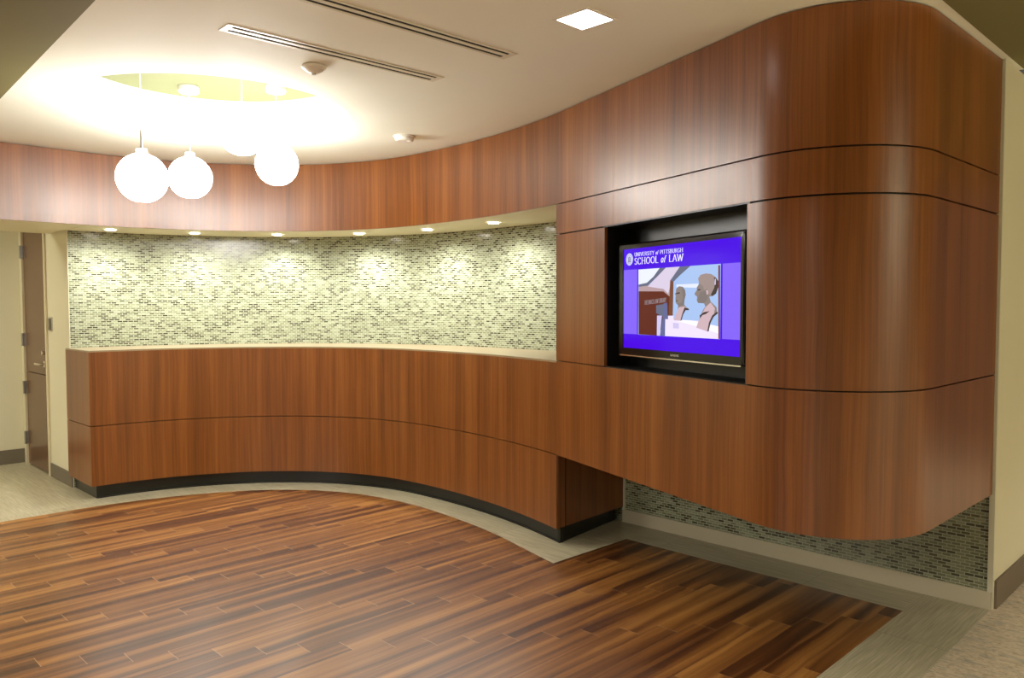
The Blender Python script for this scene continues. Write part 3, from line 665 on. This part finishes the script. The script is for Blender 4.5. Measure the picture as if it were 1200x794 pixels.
# ------------------------------------------------------------------ pendants
def pendant(x, y, z, label):
    D = 0.137
    t = thing('globe_pendant_lamp', (x, y, RZ), label, 'pendant lamp', 'globe pendants under the round ceiling recess')
    m = MB(); m.lathe([(0, 0), (0.062, 0), (0.066, -0.008), (0.066, -0.034), (0.058, -0.042), (0.012, -0.044), (0.010, -0.056), (0, -0.056)], (x, y, RZ), 32); m.build('canopy', M['white'], t)
    m = MB(); m.tube((x, y, RZ - 0.05), (x, y, z + D + 0.03), 0.0035, 8); m.build('cord', M['white'], t)
    m = MB(); m.tube((x, y, z + D + 0.02), (x, y, z + D + 0.13), 0.0065, 10); m.build('stem', M['steel'], t)
    m = MB(); m.lathe([(0, 0.030), (0.026, 0.030), (0.030, 0.026), (0.030, 0.004), (0.036, -0.004), (0.046, -0.010), (0, -0.010)], (x, y, z + D - 0.002), 28); m.build('socket_cap', M['white'], t)
    prof = [(D * math.cos(R(a)), D * math.sin(R(a))) for a in range(-70, 73, 4)]
    prof = [(0, -D * 0.937)] + prof + [(0.040, D * 0.965), (0, D * 0.966)]
    m = MB(); m.lathe(prof, (x, y, z), 40); m.build('globe', M['globe'], t)
    return t
pendant(-4.635, 1.670, 2.220, 'globe pendant hanging lowest and farthest left of the four')
pendant(-5.190, 2.175, 2.343, 'globe pendant second from left, just touching the leftmost globe in view')
pendant(-4.300, 2.105, 2.495, 'globe pendant hung highest, its globe half up in the round recess')
pendant(-4.785, 2.580, 2.427, 'globe pendant farthest right of the four, in front of the walnut fascia')

# ------------------------------------------------------------------ downlights over the tile
DL = [(-6.779, 2.187), (-6.618, 2.80), (-6.277, 3.38), (-5.70, 3.83), (-5.02, 4.03), (-4.268, 4.055)]
WHERE = ['leftmost small round downlight in the cream soffit, near the cream wall corner', 'second small round soffit downlight from the left, below the second globe pendant',
         'third small round soffit downlight from the left, under the rightmost globe pendant', 'fourth small round soffit downlight from the left, middle right of the tile wall',
         'fifth small round soffit downlight from the left, below the flat smoke detector', 'rightmost small round soffit downlight, closest to the walnut media box']
def downlight(x, y, label):
    t = thing('recessed_downlight', (x, y, Z_SOFF), label, 'downlight', 'small downlights in the soffit over the tile')
    m = MB(); m.lathe([(0.040, 0.004), (0.040, -0.004), (0.052, -0.004), (0.056, 0.0)], (x, y, Z_SOFF), 28); m.build('trim_ring', M['white'], t)
    m = MB(); m.lathe([(0, -0.0015), (0.040, -0.0015), (0.040, 0.002), (0, 0.002)], (x, y, Z_SOFF), 28); m.build('lens', M['lens'], t)
    d = bpy.data.lights.new('downlight_beam', 'SPOT'); d.energy = DOWNLIGHT_W; d.color = (1.0, 0.99, 0.955); d.spot_size = R(158); d.spot_blend = 1.0; d.shadow_soft_size = 0.03
    o = bpy.data.objects.new('downlight_beam', d); COL.objects.link(o); o.parent = t; o.location = (0, 0, -0.02)
for (x, y), lb in zip(DL, WHERE): downlight(x, y, lb)

# ------------------------------------------------------------------ ceiling fixtures
sx, sy, hw = -2.097, 2.510, 0.082
t = thing('square_ceiling_light', (sx, sy, Z_CEIL), 'small square recessed ceiling light, bright white, above the walnut media box', 'ceiling light')
m = MB(); b = 0.012
for q in ((-hw - b, hw + b, -hw - b, -hw), (-hw - b, hw + b, hw, hw + b), (-hw - b, -hw, -hw, hw), (hw, hw + b, -hw, hw)): m.box(sx + q[0], sx + q[1], sy + q[2], sy + q[3], Z_CEIL - 0.004, Z_CEIL + 0.0)
m.build('trim_frame', M['whiteplastic'], t)
m = MB(); m.box(sx - hw, sx + hw, sy - hw, sy + hw, Z_CEIL - 0.002, Z_CEIL); m.build('lens', M['sqlens'], t)
d = bpy.data.lights.new('square_beam', 'SPOT'); d.energy = SQUARE_W; d.color = WARM; d.spot_size = R(130); d.spot_blend = 0.8; d.shadow_soft_size = 0.07
o = bpy.data.objects.new('square_beam', d); COL.objects.link(o); o.parent = t; o.location = (0, 0, -0.03)

def vent(x, y0, y1, label, skew):
    t = thing('linear_ceiling_vent', (x, (y0 + y1) / 2, Z_CEIL), label, 'ceiling vent', 'linear slot vents in the ceiling', rz=-skew)
    L = (y1 - y0) / 2; zf = -0.004
    m = MB(); m.box(-0.050, -0.034, -L, L, -0.003, 0); m.box(0.034, 0.050, -L, L, -0.003, 0); m.box(-0.034, 0.034, -L, -L + 0.03, -0.003, 0); m.box(-0.034, 0.034, L - 0.03, L, -0.003, 0)
    m.build('frame', M['alu'], t, True)
    m = MB(); m.box(-0.034, 0.034, -L + 0.03, L - 0.03, -0.0008, 0); m.build('slot', M['slot'], t, True)
    m = MB(); m.box(-0.013, 0.013, -L + 0.03, L - 0.03, -0.0028, -0.0008); m.build('centre_blade', M['alu'], t, True)
vent(-3.195, 1.497, 2.630, 'linear slot vent seen whole in the ceiling, nearer the round recess', 0.03)
vent(-2.668, 1.497, 2.632, 'linear slot vent running off the top of the picture, farther right', 0.03)

x, y = -3.424, 2.050
t = thing('motion_sensor', (x, y, Z_CEIL), 'white domed ceiling sensor beside the slot vent', 'sensor')
m = MB(); m.lathe([(0, 0), (0.056, 0), (0.060, -0.006), (0.058, -0.014), (0.050, -0.020), (0, -0.020)], (x, y, Z_CEIL), 32); m.build('base', M['whiteplastic'], t)
m = MB(); m.lathe([(0.046, -0.020), (0.040, -0.027), (0.027, -0.034), (0.012, -0.037), (0, -0.0375)], (x, y, Z_CEIL), 32); m.build('dome', M['whiteplastic'], t)
m = MB(); m.lathe([(0.010, -0.037), (0.010, -0.044), (0, -0.045)], (x, y, Z_CEIL), 16); m.build('tip', M['steel'], t)
x, y = -4.40, 3.335
t = thing('smoke_detector', (x, y, Z_CEIL), 'flat white round smoke detector on the ceiling close to the walnut fascia', 'smoke detector')
m = MB(); m.lathe([(0, 0), (0.074, 0), (0.076, -0.006), (0.072, -0.012), (0, -0.012)], (x, y, Z_CEIL), 36); m.build('base', M['whiteplastic'], t)
m = MB(); m.lathe([(0.066, -0.012), (0.066, -0.026), (0.058, -0.036), (0.030, -0.039), (0, -0.039)], (x, y, Z_CEIL), 36); m.build('cover', M['whiteplastic'], t)
m = MB(); m.lathe([(0.022, -0.034), (0.022, -0.041), (0.016, -0.043), (0, -0.043)], (x + 0.035, y + 0.02, Z_CEIL), 16); m.build('test_button', M['white'], t)

# ------------------------------------------------------------------ card reader
t = thing('card_reader', (-7.622, 1.96, 1.34), 'small steel wall plate on the cream wall, right of the brown door', 'switch plate')
m = MB(); m.box(-7.668, -7.576, 1.951, 1.96, 1.280, 1.405); m.build('plate', M['steel'], t, bevel=0.002)
m = MB(); m.box(-7.654, -7.604, 1.944, 1.951, 1.292, 1.393); m.build('reader_pad', M['base_grey'], t, bevel=0.002)
